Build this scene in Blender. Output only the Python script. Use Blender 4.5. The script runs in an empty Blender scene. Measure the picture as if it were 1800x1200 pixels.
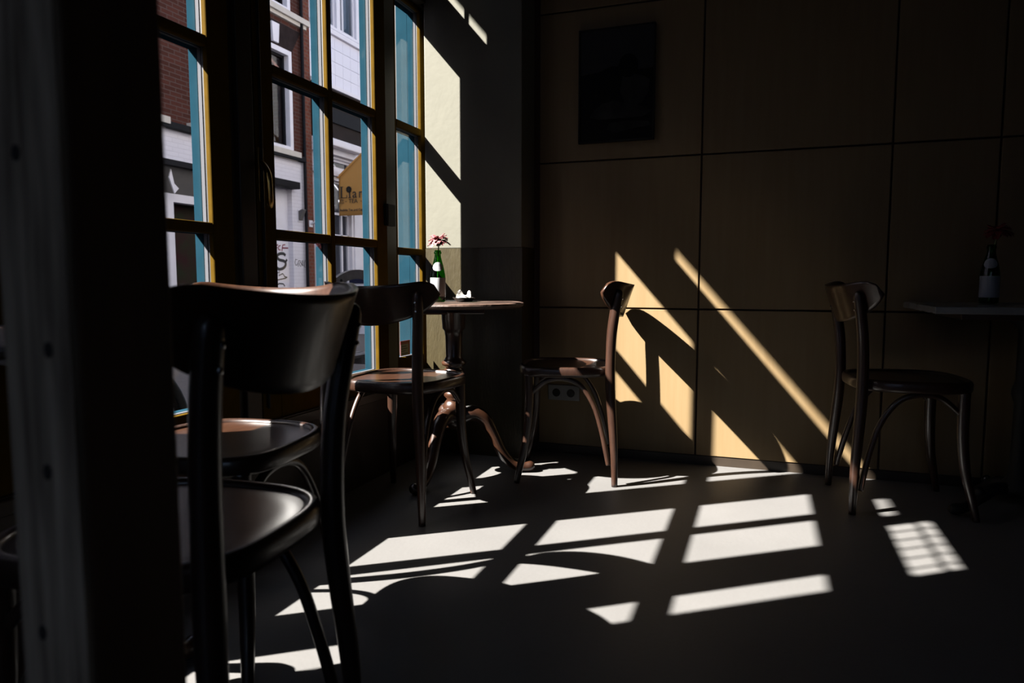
import bpy, bmesh, math, random
from mathutils import Vector, Matrix
random.seed(7)
sc = bpy.context.scene
COL = sc.collection

# ------------------------------------------------------------------ camera
YAW, PITCH, ROLL = (math.radians(a) for a in (19.72, 5.0, 0.03))
CAM_H = 0.84
F = Vector((-math.sin(YAW)*math.cos(PITCH), math.cos(YAW)*math.cos(PITCH), -math.sin(PITCH)))
RT = Vector((math.cos(YAW), math.sin(YAW), 0))
UP = RT.cross(F)
cd = bpy.data.cameras.new('camera'); cam = bpy.data.objects.new('camera', cd); COL.objects.link(cam)
cam.matrix_world = Matrix(((RT.x, UP.x, -F.x, 0), (RT.y, UP.y, -F.y, 0), (RT.z, UP.z, -F.z, CAM_H), (0, 0, 0, 1)))
cd.sensor_width = 36; cd.lens = 1235/1800*36; cd.clip_start = 0.02; cd.clip_end = 200
cd.dof.use_dof = True; cd.dof.focus_distance = 3.1; cd.dof.aperture_fstop = 4.8
sc.camera = cam

# ------------------------------------------------------------------ sky, sun, exposure
SUN = Vector((1, 0.738, -1.155)).normalized()
w = bpy.data.worlds.new('sky'); sc.world = w; w.use_nodes = True
nt = w.node_tree; bgn = nt.nodes['Background']
sky = nt.nodes.new('ShaderNodeTexSky'); sky.sky_type = 'NISHITA'; sky.sun_disc = False
sky.sun_elevation = math.radians(42.9); sky.sun_rotation = math.atan2(-1, -0.735)
sky.air_density = 1.0; sky.dust_density = 2.0
nt.links.new(sky.outputs[0], bgn.inputs[0]); bgn.inputs[1].default_value = 0.38
sl = bpy.data.lights.new('sun', 'SUN'); sl.energy = 50.0; sl.angle = math.radians(0.53); sl.color = (1.0, 0.955, 0.89)
so = bpy.data.objects.new('sun', sl); COL.objects.link(so)
so.rotation_euler = SUN.to_track_quat('-Z', 'Y').to_euler(); so.location = (-20, -14, 24)
vs = sc.view_settings; vs.view_transform = 'Standard'; vs.look = 'None'; vs.exposure = 0.0; vs.gamma = 1.0
vs.use_curve_mapping = False
try:
    sc.cycles.use_denoising = True; sc.cycles.max_bounces = 8; sc.cycles.diffuse_bounces = 4; sc.cycles.transparent_max_bounces = 24
    sc.cycles.sample_clamp_indirect = 4.0; sc.cycles.caustics_reflective = False; sc.cycles.caustics_refractive = False
except Exception: pass

# ------------------------------------------------------------------ helpers
def tag(o, label=None, cat=None, group=None, kind=None):
    if label: o['label'] = label
    if cat: o['category'] = cat
    if group: o['group'] = group
    if kind: o['kind'] = kind
    return o
def empty(name, loc=(0, 0, 0), rz=0, parent=None):
    o = bpy.data.objects.new(name, None); COL.objects.link(o)
    o.location = loc; o.rotation_euler = (0, 0, rz); o.empty_display_size = 0.05
    if parent: o.parent = parent
    return o
def obj(name, bm, m, parent=None, smooth=False, bevel=0):
    me = bpy.data.meshes.new(name)
    bmesh.ops.recalc_face_normals(bm, faces=bm.faces)
    bm.to_mesh(me); bm.free()
    if smooth:
        for p in me.polygons: p.use_smooth = True
    me.materials.append(M[m] if isinstance(m, str) else m)
    o = bpy.data.objects.new(name, me); COL.objects.link(o)
    if parent: o.parent = parent
    if bevel:
        b = o.modifiers.new('bevel', 'BEVEL'); b.width = bevel; b.segments = 2; b.limit_method = 'ANGLE'
    return o
def inst(src, name, parent=None, loc=None):
    o = bpy.data.objects.new(name, src.data); COL.objects.link(o)
    if parent: o.parent = parent
    if loc: o.location = loc
    return o
def B(): return bmesh.new()
def box(bm, x0, x1, y0, y1, z0, z1):
    v = [bm.verts.new(p) for p in ((x0,y0,z0),(x1,y0,z0),(x1,y1,z0),(x0,y1,z0),(x0,y0,z1),(x1,y0,z1),(x1,y1,z1),(x0,y1,z1))]
    for f in ((0,3,2,1),(4,5,6,7),(0,1,5,4),(1,2,6,5),(2,3,7,6),(3,0,4,7)): bm.faces.new([v[i] for i in f])
    return bm
def bx(name, m, parent, x0, x1, y0, y1, z0, z1, bevel=0):
    return obj(name, box(B(), x0, x1, y0, y1, z0, z1), m, parent, bevel=bevel)
def cr(pts, n):            # catmull-rom through points (tuples of any length)
    P = [pts[0]] + list(pts) + [pts[-1]]; out = []
    for i in range(1, len(P)-2):
        for k in range(n):
            t = k/n; a, b, c, d = P[i-1], P[i], P[i+1], P[i+2]
            out.append(tuple(0.5*(2*b[j]+(c[j]-a[j])*t+(2*a[j]-5*b[j]+4*c[j]-d[j])*t*t+(-a[j]+3*b[j]-3*c[j]+d[j])*t**3) for j in range(len(b))))
    out.append(tuple(P[-2])); return out
def tube(bm, pts, n=10, r=None, cap=True, closed=False):   # pts (x,y,z[,r])
    rings = []; N = len(pts)
    V = [Vector(p[:3]) for p in pts]
    prev = None
    for i, p in enumerate(pts):
        if closed: t = V[(i+1) % N] - V[i-1]
        else: t = V[min(i+1, N-1)] - V[max(i-1, 0)]
        t.normalize()
        if prev is None:
            a = t.orthogonal().normalized()
        else:
            a = (prev - t*prev.dot(t)).normalized()
        prev = a; b = t.cross(a); rr = p[3] if len(p) > 3 else r
        rings.append([bm.verts.new(V[i] + (a*math.cos(2*math.pi*k/n) + b*math.sin(2*math.pi*k/n))*rr) for k in range(n)])
    M_ = N if closed else N-1
    for i in range(M_):
        A, C = rings[i], rings[(i+1) % N]
        for k in range(n): bm.faces.new((A[k], A[(k+1) % n], C[(k+1) % n], C[k]))
    if cap and not closed:
        bm.faces.new(rings[0][::-1]); bm.faces.new(rings[-1])
    return bm
def lathe(bm, prof, c=(0, 0), n=24, cap=True):          # prof (r,z)
    rings = [[bm.verts.new((c[0]+r*math.cos(2*math.pi*k/n), c[1]+r*math.sin(2*math.pi*k/n), z)) for k in range(n)] for r, z in prof]
    for A, C in zip(rings, rings[1:]):
        for k in range(n): bm.faces.new((A[k], A[(k+1) % n], C[(k+1) % n], C[k]))
    if cap:
        bm.faces.new(rings[0][::-1]); bm.faces.new(rings[-1])
    return bm
def prism(bm, pts, axis, a0, a1):     # polygon extruded along an axis; pts are the two other coords in xyz order
    def mk(p, a): return {'x': (a, p[0], p[1]), 'y': (p[0], a, p[1]), 'z': (p[0], p[1], a)}[axis]
    A = [bm.verts.new(mk(p, a0)) for p in pts]; C = [bm.verts.new(mk(p, a1)) for p in pts]
    n = len(pts); bm.faces.new(A); bm.faces.new(C[::-1])
    for i in range(n): bm.faces.new((A[i], C[i], C[(i+1) % n], A[(i+1) % n]))
    return bm
def lerp(a, b, t): return a+(b-a)*t

# ------------------------------------------------------------------ materials
M = {}
def mat(name, col, rough=0.5, spec=0.5, metal=0.0, noise=0.0, scale=6.0, stretch=(1, 1, 1), bump=0.0, bscale=None, col2=None, detail=5, coat=0.0):
    m = bpy.data.materials.new(name); m.use_nodes = True; n = m.node_tree; p = n.nodes['Principled BSDF']
    p.inputs['Base Color'].default_value = (*col, 1); p.inputs['Roughness'].default_value = rough
    p.inputs['Specular IOR Level'].default_value = spec; p.inputs['Metallic'].default_value = metal
    if coat: p.inputs['Coat Weight'].default_value = coat; p.inputs['Coat Roughness'].default_value = 0.12
    tc = n.nodes.new('ShaderNodeTexCoord'); mp = n.nodes.new('ShaderNodeMapping'); mp.inputs['Scale'].default_value = stretch
    n.links.new(tc.outputs['Object'], mp.inputs[0])
    nz = n.nodes.new('ShaderNodeTexNoise'); nz.inputs['Scale'].default_value = scale; nz.inputs['Detail'].default_value = detail
    n.links.new(mp.outputs[0], nz.inputs[0])
    if noise or col2:
        c2 = col2 or tuple(c*(1-noise) for c in col)
        rp = n.nodes.new('ShaderNodeValToRGB'); rp.color_ramp.elements[0].position = 0.3; rp.color_ramp.elements[1].position = 0.7
        rp.color_ramp.elements[0].color = (*c2, 1); rp.color_ramp.elements[1].color = (*col, 1)
        n.links.new(nz.outputs[0], rp.inputs[0]); n.links.new(rp.outputs[0], p.inputs['Base Color'])
    if bump:
        nb = nz
        if bscale:
            nb = n.nodes.new('ShaderNodeTexNoise'); nb.inputs['Scale'].default_value = bscale; nb.inputs['Detail'].default_value = 3
            n.links.new(mp.outputs[0], nb.inputs[0])
        bp = n.nodes.new('ShaderNodeBump'); bp.inputs['Strength'].default_value = bump; bp.inputs['Distance'].default_value = 0.01
        n.links.new(nb.outputs[0], bp.inputs['Height']); n.links.new(bp.outputs[0], p.inputs['Normal'])
    M[name] = m; return m
def brick_mat(name, c1, c2, mortar, bw=0.21, bh=0.065, ms=0.008):
    m = mat(name, c1, rough=0.9, spec=0.04); n = m.node_tree; p = n.nodes['Principled BSDF']
    tc = [x for x in n.nodes if x.type == 'TEX_COORD'][0]
    sx = n.nodes.new('ShaderNodeSeparateXYZ'); cx = n.nodes.new('ShaderNodeCombineXYZ')
    n.links.new(tc.outputs['Object'], sx.inputs[0]); n.links.new(sx.outputs['Y'], cx.inputs['X']); n.links.new(sx.outputs['Z'], cx.inputs['Y'])
    br = n.nodes.new('ShaderNodeTexBrick'); br.inputs['Scale'].default_value = 1.0
    br.inputs['Brick Width'].default_value = bw; br.inputs['Row Height'].default_value = bh; br.inputs['Mortar Size'].default_value = ms
    br.inputs['Color1'].default_value = (*c1, 1); br.inputs['Color2'].default_value = (*c2, 1); br.inputs['Mortar'].default_value = (*mortar, 1)
    n.links.new(cx.outputs[0], br.inputs['Vector']); n.links.new(br.outputs['Color'], p.inputs['Base Color'])
    bp = n.nodes.new('ShaderNodeBump'); bp.inputs['Strength'].default_value = 0.5; bp.inputs['Distance'].default_value = 0.01; bp.invert = True
    n.links.new(br.outputs['Fac'], bp.inputs['Height']); n.links.new(bp.outputs[0], p.inputs['Normal'])
    return m
def facing(n, mx, refl):       # thin pane: reflection rises towards grazing angles, same from both sides
    lw = n.nodes.new('ShaderNodeLayerWeight'); lw.inputs[0].default_value = 0.5
    p = n.nodes.new('ShaderNodeMath'); p.operation = 'POWER'; p.inputs[1].default_value = 4.5
    q = n.nodes.new('ShaderNodeMath'); q.operation = 'MULTIPLY_ADD'; q.inputs[1].default_value = 0.6; q.inputs[2].default_value = refl
    n.links.new(lw.outputs['Facing'], p.inputs[0]); n.links.new(p.outputs[0], q.inputs[0]); n.links.new(q.outputs[0], mx.inputs[0])
def glass_mat(name, tint=(1, 1, 1), refl=0.025):
    m = bpy.data.materials.new(name); m.use_nodes = True; n = m.node_tree; n.nodes.clear()
    o = n.nodes.new('ShaderNodeOutputMaterial'); t = n.nodes.new('ShaderNodeBsdfTransparent'); g = n.nodes.new('ShaderNodeBsdfGlossy')
    t.inputs[0].default_value = (*tint, 1); g.inputs['Roughness'].default_value = 0.02
    mx = n.nodes.new('ShaderNodeMixShader'); facing(n, mx, refl)
    n.links.new(t.outputs[0], mx.inputs[1]); n.links.new(g.outputs[0], mx.inputs[2])
    n.links.new(mx.outputs[0], o.inputs[0]); M[name] = m; return m

mat('concrete', (0.092, 0.0895, 0.0870), rough=0.5, spec=0.2, noise=0.13, scale=2.6, bump=0.06, bscale=60)
mat('plywood', (0.1590, 0.1116, 0.0570), rough=0.5, spec=0.25, col2=(0.1452, 0.0984, 0.0474), scale=3.0, stretch=(14, 14, 1), bump=0.02)
mat('ply_backing', (0.03, 0.012, 0.006), rough=0.8)
mat('plaster', (0.118, 0.115, 0.094), rough=0.75, spec=0.1, noise=0.08, scale=5, bump=0.10, bscale=30)
mat('olive', (0.0310, 0.0240, 0.0095), rough=0.38, spec=0.5, col2=(0.0210, 0.0155, 0.0050), scale=16, stretch=(2.5, 2.5, .6), bump=0.15, bscale=50)
mat('ochre', (0.0620, 0.0350, 0.0030), rough=0.8, spec=0.02, noise=0.25, scale=20)
mat('dark_paint', (0.0240, 0.0168, 0.0108), rough=0.45, spec=0.4, noise=0.3, scale=8)
mat('dark_wall', (0.0180, 0.0144, 0.0120), rough=0.7, noise=0.2, scale=4)
mat('ceiling_paint', (0.0300, 0.0282, 0.0264), rough=0.8)
mat('blue_paint', (0.0075, 0.0265, 0.0400), rough=0.9, spec=0.0, noise=0.2, scale=12)
mat('spacer', (0.070, 0.072, 0.082), rough=0.8, spec=0.05)
mat('rubber', (0.012, 0.012, 0.014), rough=0.6)
mat('brass', (0.45, 0.28, 0.09), rough=0.3, metal=1.0)
mat('black_metal', (0.008, 0.0075, 0.007), rough=0.6, spec=0.2)
mat('walnut', (0.0315, 0.0131, 0.0063), rough=0.30, spec=0.42, col2=(0.0171, 0.0067, 0.0036), scale=7, stretch=(9, 1.2, 9), coat=0.12)
mat('bentwood', (0.0261, 0.0117, 0.0067), rough=0.33, spec=0.45, col2=(0.0162, 0.0072, 0.0045), scale=18, stretch=(6, 6, 1), coat=0.2)
mat('table_wood', (0.0338, 0.0135, 0.0063), rough=0.30, spec=0.5, col2=(0.0158, 0.0063, 0.0036), scale=16, coat=0.25)
mat('worn_top', (0.0660, 0.0372, 0.0252), rough=0.55, col2=(0.0240, 0.0120, 0.0078), scale=26, bump=0.5)
mat('marble', (0.1800, 0.1740, 0.1680), rough=0.25, noise=0.2, scale=4, stretch=(1, 3, 1))
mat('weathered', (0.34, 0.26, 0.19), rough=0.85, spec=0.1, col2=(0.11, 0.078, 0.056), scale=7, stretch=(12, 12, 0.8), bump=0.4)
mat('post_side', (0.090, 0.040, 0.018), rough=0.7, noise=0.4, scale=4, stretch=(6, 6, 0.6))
mat('knot', (0.015, 0.011, 0.009), rough=0.9)
mat('white_plastic', (0.1680, 0.1680, 0.1620), rough=0.35)
mat('hole', (0.006, 0.006, 0.006), rough=0.8)
mat('print_sky', (0.0248, 0.0248, 0.0270), rough=0.6, spec=0.1, noise=0.15, scale=3, stretch=(1, 1, 4))
mat('print_dark', (0.003, 0.003, 0.0033), rough=0.6, spec=0.1)
mat('print_grey', (0.0248, 0.0234, 0.0234), rough=0.6, spec=0.1, noise=0.75, scale=11)
mat('petal', (0.2520, 0.0690, 0.0750), rough=0.55, noise=0.25, scale=30)
mat('petal_red', (0.16, 0.012, 0.012), rough=0.55)
mat('stem', (0.1680, 0.1740, 0.0600), rough=0.5)
mat('calyx', (0.020, 0.030, 0.010), rough=0.6)
mat('label', (0.2400, 0.2460, 0.2580), rough=0.5)
mat('paper', (0.4960, 0.4800, 0.4480), rough=0.7, bump=0.2, bscale=80)
mat('dish', (0.0120, 0.0096, 0.0084), rough=0.25)
mat('sticker_red', (0.1980, 0.0072, 0.0096), rough=0.5)
mat('sticker_white', (0.1980, 0.1800, 0.1500), rough=0.5)
mat('ink', (0.012, 0.012, 0.014), rough=0.7)
mat('red_ink', (0.16, 0.012, 0.03), rough=0.7)
glass_mat('pane_glass')
glass_mat('street_glass', (0.75, 0.78, 0.80))
# exterior
brick_mat('brick', (0.070, 0.026, 0.020), (0.050, 0.020, 0.016), (0.080, 0.050, 0.044))
brick_mat('brick_red', (0.150, 0.050, 0.033), (0.105, 0.036, 0.026), (0.120, 0.075, 0.062), bw=0.11)
brick_mat('brick_far', (0.16, 0.085, 0.065), (0.13, 0.066, 0.052), (0.17, 0.13, 0.11))
brick_mat('white_brick', (0.62, 0.60, 0.66), (0.60, 0.58, 0.64), (0.54, 0.52, 0.58), ms=0.005)
mat('white_paint', (0.66, 0.64, 0.70), rough=0.7, noise=0.08, scale=5)
mat('cream_stone', (0.50, 0.46, 0.42), rough=0.8, noise=0.15, scale=6)
mat('tile', (0.60, 0.585, 0.67), rough=0.4, noise=0.04, scale=4)
mat('grout', (0.34, 0.32, 0.36), rough=0.9)
mat('slate', (0.0090, 0.0090, 0.0120), rough=0.6, noise=0.4, scale=20, spec=0.08)
mat('arch_stone', (0.0250, 0.0170, 0.0170), rough=0.85, noise=0.4, scale=9, spec=0.08)
mat('window_black', (0.0070, 0.0070, 0.0090), rough=0.4, spec=0.08)
mat('dim_room', (0.30, 0.28, 0.29), rough=0.9, noise=0.3, scale=1.5)
mat('curtain', (0.55, 0.54, 0.62), rough=0.9)
mat('amber', (0.28, 0.17, 0.05), rough=0.7)
mat('grey_awning', (0.085, 0.08, 0.08), rough=0.8, noise=0.15, scale=8)
mat('brown_beam', (0.0200, 0.0140, 0.0130), rough=0.7, noise=0.3, scale=5, spec=0.08)
mat('flag_cloth', (0.50, 0.25, 0.065), rough=0.8, noise=0.08, scale=3)
mat('stucco', (0.2520, 0.2520, 0.2640), rough=0.9, noise=0.15, scale=2)
mat('asphalt', (0.10, 0.085, 0.08), rough=0.9, noise=0.3, scale=30)
mat('weather_plank', (0.20, 0.185, 0.18), rough=0.85, noise=0.3, scale=20)
mat('tyre', (0.012, 0.012, 0.013), rough=0.7)
mat('chrome', (0.5, 0.5, 0.5), rough=0.25, metal=1.0)
mat('mural_green', (0.018, 0.026, 0.014), rough=0.9, spec=0.05, scale=4, col2=(0.030, 0.012, 0.014))
mat('blue_rim', (0.006, 0.008, 0.03), rough=0.4, spec=0.2)
# bottle glass
bg_ = bpy.data.materials.new('green_glass'); bg_.use_nodes = True; n_ = bg_.node_tree; n_.nodes.clear()
o_ = n_.nodes.new('ShaderNodeOutputMaterial'); t_ = n_.nodes.new('ShaderNodeBsdfTransparent'); t_.inputs[0].default_value = (0.10, 0.42, 0.07, 1)
g_ = n_.nodes.new('ShaderNodeBsdfGlossy'); g_.inputs['Roughness'].default_value = 0.05
x_ = n_.nodes.new('ShaderNodeMixShader'); facing(n_, x_, 0.04)
n_.links.new(t_.outputs[0], x_.inputs[1]); n_.links.new(g_.outputs[0], x_.inputs[2]); n_.links.new(x_.outputs[0], o_.inputs[0])
M['green_glass'] = bg_

# ------------------------------------------------------------------ room shell
XW = -1.53           # inner face of the window joinery
XR, YF_, YB, ZC = 4.3, -2.5, 3.252, 3.2
YP = 3.08            # face of the plastered pier
st = lambda o: tag(o, kind='structure')
st(bx('floor', 'concrete', None, -1.80, XR+.1, YF_-.1, YB+.2, -0.10, 0.0))
st(bx('ceiling', 'ceiling_paint', None, -1.80, XR+.1, YF_-.1, YB+.2, ZC, ZC+.1))
st(bx('wall_right', 'dark_wall', None, XR, XR+.1, YF_, YB+.1, 0, ZC))
wf = B(); box(wf, -1.80, -1.25, YF_-.1, YF_, 0, ZC); box(wf, 1.30, XR, YF_-.1, YF_, 0, ZC); box(wf, -1.25, 1.30, YF_-.1, YF_, 2.5, ZC)
st(obj('wall_front', wf, 'dark_wall'))
d1 = st(empty('added_door_1'))  # unseen glazed door, added and sized so daylight reaches the post face
for a, c, e, f in ((-1.25, -1.17, 0, 2.5), (1.22, 1.30, 0, 2.5), (-1.17, 1.22, 2.42, 2.5), (-1.17, 1.22, 0, .2), (-.04, .09, .2, 2.42)): bx('door_frame', 'dark_paint', d1, a, c, YF_-.08, YF_-.03, e, f)
for a, c in ((-1.17, -.04), (.09, 1.22)): bx('pane', 'pane_glass', d1, a, c, YF_-.057, YF_-.053, .2, 2.42)
wl = B()
box(wl, -1.80, XW, YF_, 0.56, 0, ZC); box(wl, -1.80, -1.55, 3.17, YB+.2, 0, ZC); box(wl, -1.72, XW, 0.56, 3.079, 2.64, ZC); box(wl, -1.72, -1.56, 3.079, 3.17, 2.64, ZC)
box(wl, -1.72, XW-.02, 0.56, 3.08, 0, 0.37)
st(obj('wall_left', wl, 'dark_paint'))
wb = st(bx('wall_back', 'ply_backing', None, -1.06, XR+.1, YB+.012, YB+.2, 0, ZC))
GX = [-1.028, -0.277, 0.473, 0.847, 1.597, 2.347, 3.097, 3.847, 4.3]; GZ = [0.045, 0.709, 1.391, 2.073, 2.755, 3.2]; g = 0.004
for i in range(len(GX)-1):
    for k in range(len(GZ)-1):
        bx('plywood_panel', 'plywood', wb, GX[i]+g, GX[i+1]-g, YB, YB+.013, GZ[k]+(g if k else 0), GZ[k+1]-g, bevel=.0015)
st(bx('baseboard_back', 'dark_paint', None, -1.05, XR, YB+.004, YB+.03, 0, 0.041))
# plastered pier with its olive dado
pier = B(); box(pier, -1.546, -1.057, YP, YB+.19, 0.99, ZC); pier = st(obj('wall_pier', pier, 'plaster', bevel=.004))
bx('dado', 'olive', pier, -1.547, -1.055, YP-.0004, YB+.19, 0, 0.99)

# ------------------------------------------------------------------ windows
DX = 0.0            # set-back of the leaf being built
def bar(parent, name, y0, y1, z0, z1, deep=-1.60):
    """joinery member: ochre timber inside (bevelled), white spacer, blue outside"""
    t = bx(name, 'ochre', parent, -1.548+DX, XW+DX, y0, y1, z0, z1, bevel=.004)
    e = 0.006
    yy0, yy1, zz0, zz1 = y0, y1, z0, z1
    bx('gasket', 'rubber', t, -1.555+DX, -1.548+DX, yy0+.002, yy1-.002, zz0+.002, zz1-.002)
    bx('spacer_bar', 'spacer', t, -1.567+DX, -1.555+DX, yy0, yy1, zz0, zz1)
    bx('outer_bar', 'blue_paint', t, deep+DX, -1.568+DX, yy0, yy1, zz0, zz1, bevel=.002)
    return t
def window(n, cols, rows, fy0, fy1, fz0, fz1, deep=-1.60):
    """cols/rows: daylight openings; f*: outer edges of the leaf"""
    root = st(empty('window_%d' % n, (0, 0, 0)))
    bar(root, 'stile', fy0, cols[0][0], fz0, fz1, deep); bar(root, 'stile', cols[-1][1], fy1, fz0, fz1, deep)
    bar(root, 'rail', cols[0][0], cols[-1][1], fz0, rows[0][0], deep); bar(root, 'rail', cols[0][0], cols[-1][1], rows[-1][1], fz1, deep)
    for a, b in zip(cols, cols[1:]): bar(root, 'muntin', a[1], b[0], rows[0][0], rows[-1][1])
    for a, b in zip(rows, rows[1:]):
        for c in cols: bar(root, 'glazing_bar', c[0], c[1], a[1], b[0])
    for c in cols:
        for r in rows: bx('pane', 'pane_glass', root, -1.5565+DX, -1.5535+DX, c[0]-.001, c[1]+.001, r[0]-.001, r[1]+.001)
    return root
ROWS = [(0.462, 0.976), (1.008, 1.508), (1.540, 2.065)]
w1 = window(1, [(0.650, 0.863)], ROWS, 0.575, 0.955, 0.375, 2.125)
w2 = window(2, [(1.055, 1.345), (1.375, 1.668)], ROWS, 0.962, 1.755, 0.375, 2.125)
w3 = window(3, [(1.955, 2.265), (2.295, 2.600)], ROWS, 1.862, 2.686, 0.375, 2.125)
DX = -0.05
w4 = window(4, [(2.869, 3.110)], [(0.479, 0.959), (0.990, 1.530), (1.563, 2.105)], 2.776, 3.168, 0.375, 2.126)
DX = 0.0
TR = [(0.720, 1.195), (1.260, 1.505), (1.740, 2.400), (2.770, 3.112)]
TF = [(0.575, 1.215), (1.220, 1.600), (1.605, 2.698), (2.700, 3.168)]
wins = [w1, w2, w3, w4]
for i, (o, fr) in enumerate(zip(TR, TF)):
    DX = -0.05 if i == 3 else 0.0
    wins.append(window(5+i, [o], [(2.26, 2.55) if i < 3 else (2.32, 2.59)], fr[0], fr[1], 2.205, 2.62))
DX = 0.0
# leaded grid in the first upper light, one thin bar in the last
for k in range(5): bx('lead_bar', 'black_metal', wins[4], -1.557, -1.551, .796+.079*k, .804+.079*k, 2.26, 2.55)
bx('lead_bar', 'black_metal', wins[4], -1.557, -1.551, .72, 1.195, 2.388, 2.402)
bx('lead_bar', 'black_metal', wins[7], -1.612, -1.598, 2.870, 2.878, 2.32, 2.59)
# frame posts, head transom and sill between the leaves
t1 = B(); box(t1, -1.655, XW-.004, 1.757, 1.860, 0, 2.127); box(t1, -1.60, XW+.012, 1.775, 1.842, 0.02, 2.16)
st(obj('trim_1', t1, 'dark_paint', bevel=.003))
t2 = B(); box(t2, -1.66, XW-.002, 0.56, 3.078, 2.128, 2.203); box(t2, -1.66, -1.56, 3.078, 3.17, 2.128, 2.203)
st(obj('trim_2', t2, 'dark_paint', bevel=.003))
t3 = B(); box(t3, -1.66, XW-.002, 0.56, 3.078, 0.0, 0.373); box(t3, -1.66, -1.56, 3.078, 3.17, 0.0, 0.373); box(t3, -1.545, XW+.018, 0.57, 3.06, 0.335, 0.370)
st(obj('trim_3', t3, 'dark_paint', bevel=.003))
t4 = B(); box(t4, -1.655, -1.536, 2.688, 2.774, 0.0, 2.126); st(obj('trim_4', t4, 'dark_paint', bevel=.003))
t5 = B(); box(t5, -1.715, -1.652, 3.116, 3.169, -0.1, 2.64); st(obj('trim_5', t5, 'blue_paint', bevel=.003))
t6 = B(); box(t6, -1.67, -1.656, 1.767, 1.850, -0.1, 2.12); st(obj('trim_6', t6, 'blue_paint', bevel=.003))
# espagnolette handle on window 3, bolt case on the fold
hd = B(); tube(hd, cr([(-1.515, 1.868, 1.215, .006), (-1.495, 1.862, 1.195, .009), (-1.475, 1.852, 1.165, .010), (-1.470, 1.850, 1.125, .009), (-1.474, 1.856, 1.085, .009), (-1.480, 1.862, 1.070, .007)], 5), 10)
hb = bx('handle_plate', 'brass', w3, XW, XW+.006, 1.868, 1.892, 1.09, 1.26, bevel=.002)
ho = obj('handle', hd, 'brass', hb, smooth=True)
hd2 = B(); tube(hd2, cr([(-1.517, 1.868, 1.215, .005), (-1.505, 1.880, 1.180, .006), (-1.502, 1.890, 1.140, .007), (-1.503, 1.886, 1.095, .007), (-1.505, 1.880, 1.076, .006)], 5), 10); obj('handle_scroll', hd2, 'brass', hb, smooth=True)
tube_ = B(); tube(tube_, [(-1.522, 1.880, .42), (-1.522, 1.880, 2.08)], 8, r=.005); obj('bolt_rod', tube_, 'black_metal', w3)
bx('bolt_case', 'black_metal', w3, XW, XW+.022, 2.655, 2.720, 1.07, 1.162, bevel=.003)
# sticker on the last pane
sk = bx('sticker', 'sticker_red', w4, -1.6033, -1.6025, 2.918, 3.012, 0.482, 0.553)
bx('sticker_field', 'sticker_white', sk, -1.6024, -1.6020, 2.918, 2.996, 0.482, 0.537)
for k, (a, b) in enumerate(((2.927, 2.975), (2.925, 2.985), (2.930, 2.965), (2.925, 2.988))):
    bx('sticker_line', 'ink', sk, -1.6019, -1.6017, a, b, .525-.011*k, .528-.011*k)

# ------------------------------------------------------------------ foreground timber post
po = st(empty('trim_7'))
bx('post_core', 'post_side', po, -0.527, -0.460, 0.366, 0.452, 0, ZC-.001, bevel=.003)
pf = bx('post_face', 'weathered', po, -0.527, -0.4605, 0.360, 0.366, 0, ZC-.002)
for x, z in ((-.505, .575), (-.503, .93), (-.49, .70), (-.482, .79), (-.510, 1.13)):
    lathe_ = B(); prism(lathe_, [(x+.004*math.cos(a*math.pi/5), z+.006*math.sin(a*math.pi/5)) for a in range(10)], 'y', .3592, .361); obj('knot', lathe_, 'knot', pf)

# ------------------------------------------------------------------ bentwood chairs
def seat_outline(s=0.0, n=56):
    pts = []
    for k in range(n):
        a = 2*math.pi*k/n; ca, sa = math.cos(a), math.sin(a); e = 2/3.3
        x = math.copysign(abs(ca)**e, ca); y = math.copysign(abs(sa)**e, sa)
        wd = 0.196 + 0.010*y                        # a little wider in front
        pts.append((x*(wd-s), y*(0.200-s)))
    return pts
def ringmesh(bm, levels, close_top=True, close_bottom=True):
    R_ = [[bm.verts.new((x, y, z)) for x, y in seat_outline(s)] for s, z in levels]
    n = len(R_[0])
    for A, C in zip(R_, R_[1:]):
        for k in range(n): bm.faces.new((A[k], A[(k+1) % n], C[(k+1) % n], C[k]))
    if close_bottom: bm.faces.new(R_[0][::-1])
    if close_top: bm.faces.new(R_[-1])
    return bm
BR = 0.278      # plan radius of the back plate
def plate(bm):
    NU, NV = 34, 10; th = 0.007; HW = 0.972       # half arc angle
    def pt(s, v, off):
        a = s*HW; m = abs(s)
        zt = 0.820 + 0.027*m**2; zb = 0.684 + 0.085*m**2.0
        if m > 0.70:
            q = (m-0.70)/0.30; mid = 0.792; k = math.sqrt(max(0, 1-q**2.3))
            zt = mid + (zt-mid)*k; zb = mid + (zb-mid)*k
        z = lerp(zb, zt, v)
        r = BR + off; cy = -0.276 + BR
        lean = -(z-0.82)*0.34
        return (r*math.sin(a), cy - r*math.cos(a) + lean, z)
    F_ = [[bm.verts.new(pt(lerp(-1, 1, i/NU), j/NV, -th)) for j in range(NV+1)] for i in range(NU+1)]
    K_ = [[bm.verts.new(pt(lerp(-1, 1, i/NU), j/NV, th)) for j in range(NV+1)] for i in range(NU+1)]
    for i in range(NU):
        for j in range(NV):
            bm.faces.new((F_[i][j], F_[i+1][j], F_[i+1][j+1], F_[i][j+1])); bm.faces.new((K_[i][j], K_[i][j+1], K_[i+1][j+1], K_[i+1][j]))
    for i in range(NU):
        for j in (0, NV): bm.faces.new((F_[i][j], K_[i][j], K_[i+1][j], F_[i+1][j]))
    for j in range(NV):
        for i in (0, NU): bm.faces.new((F_[i][j], F_[i][j+1], K_[i][j+1], K_[i][j]))
    bmesh.ops.remove_doubles(bm, verts=bm.verts, dist=1e-5)
    return bm
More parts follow.
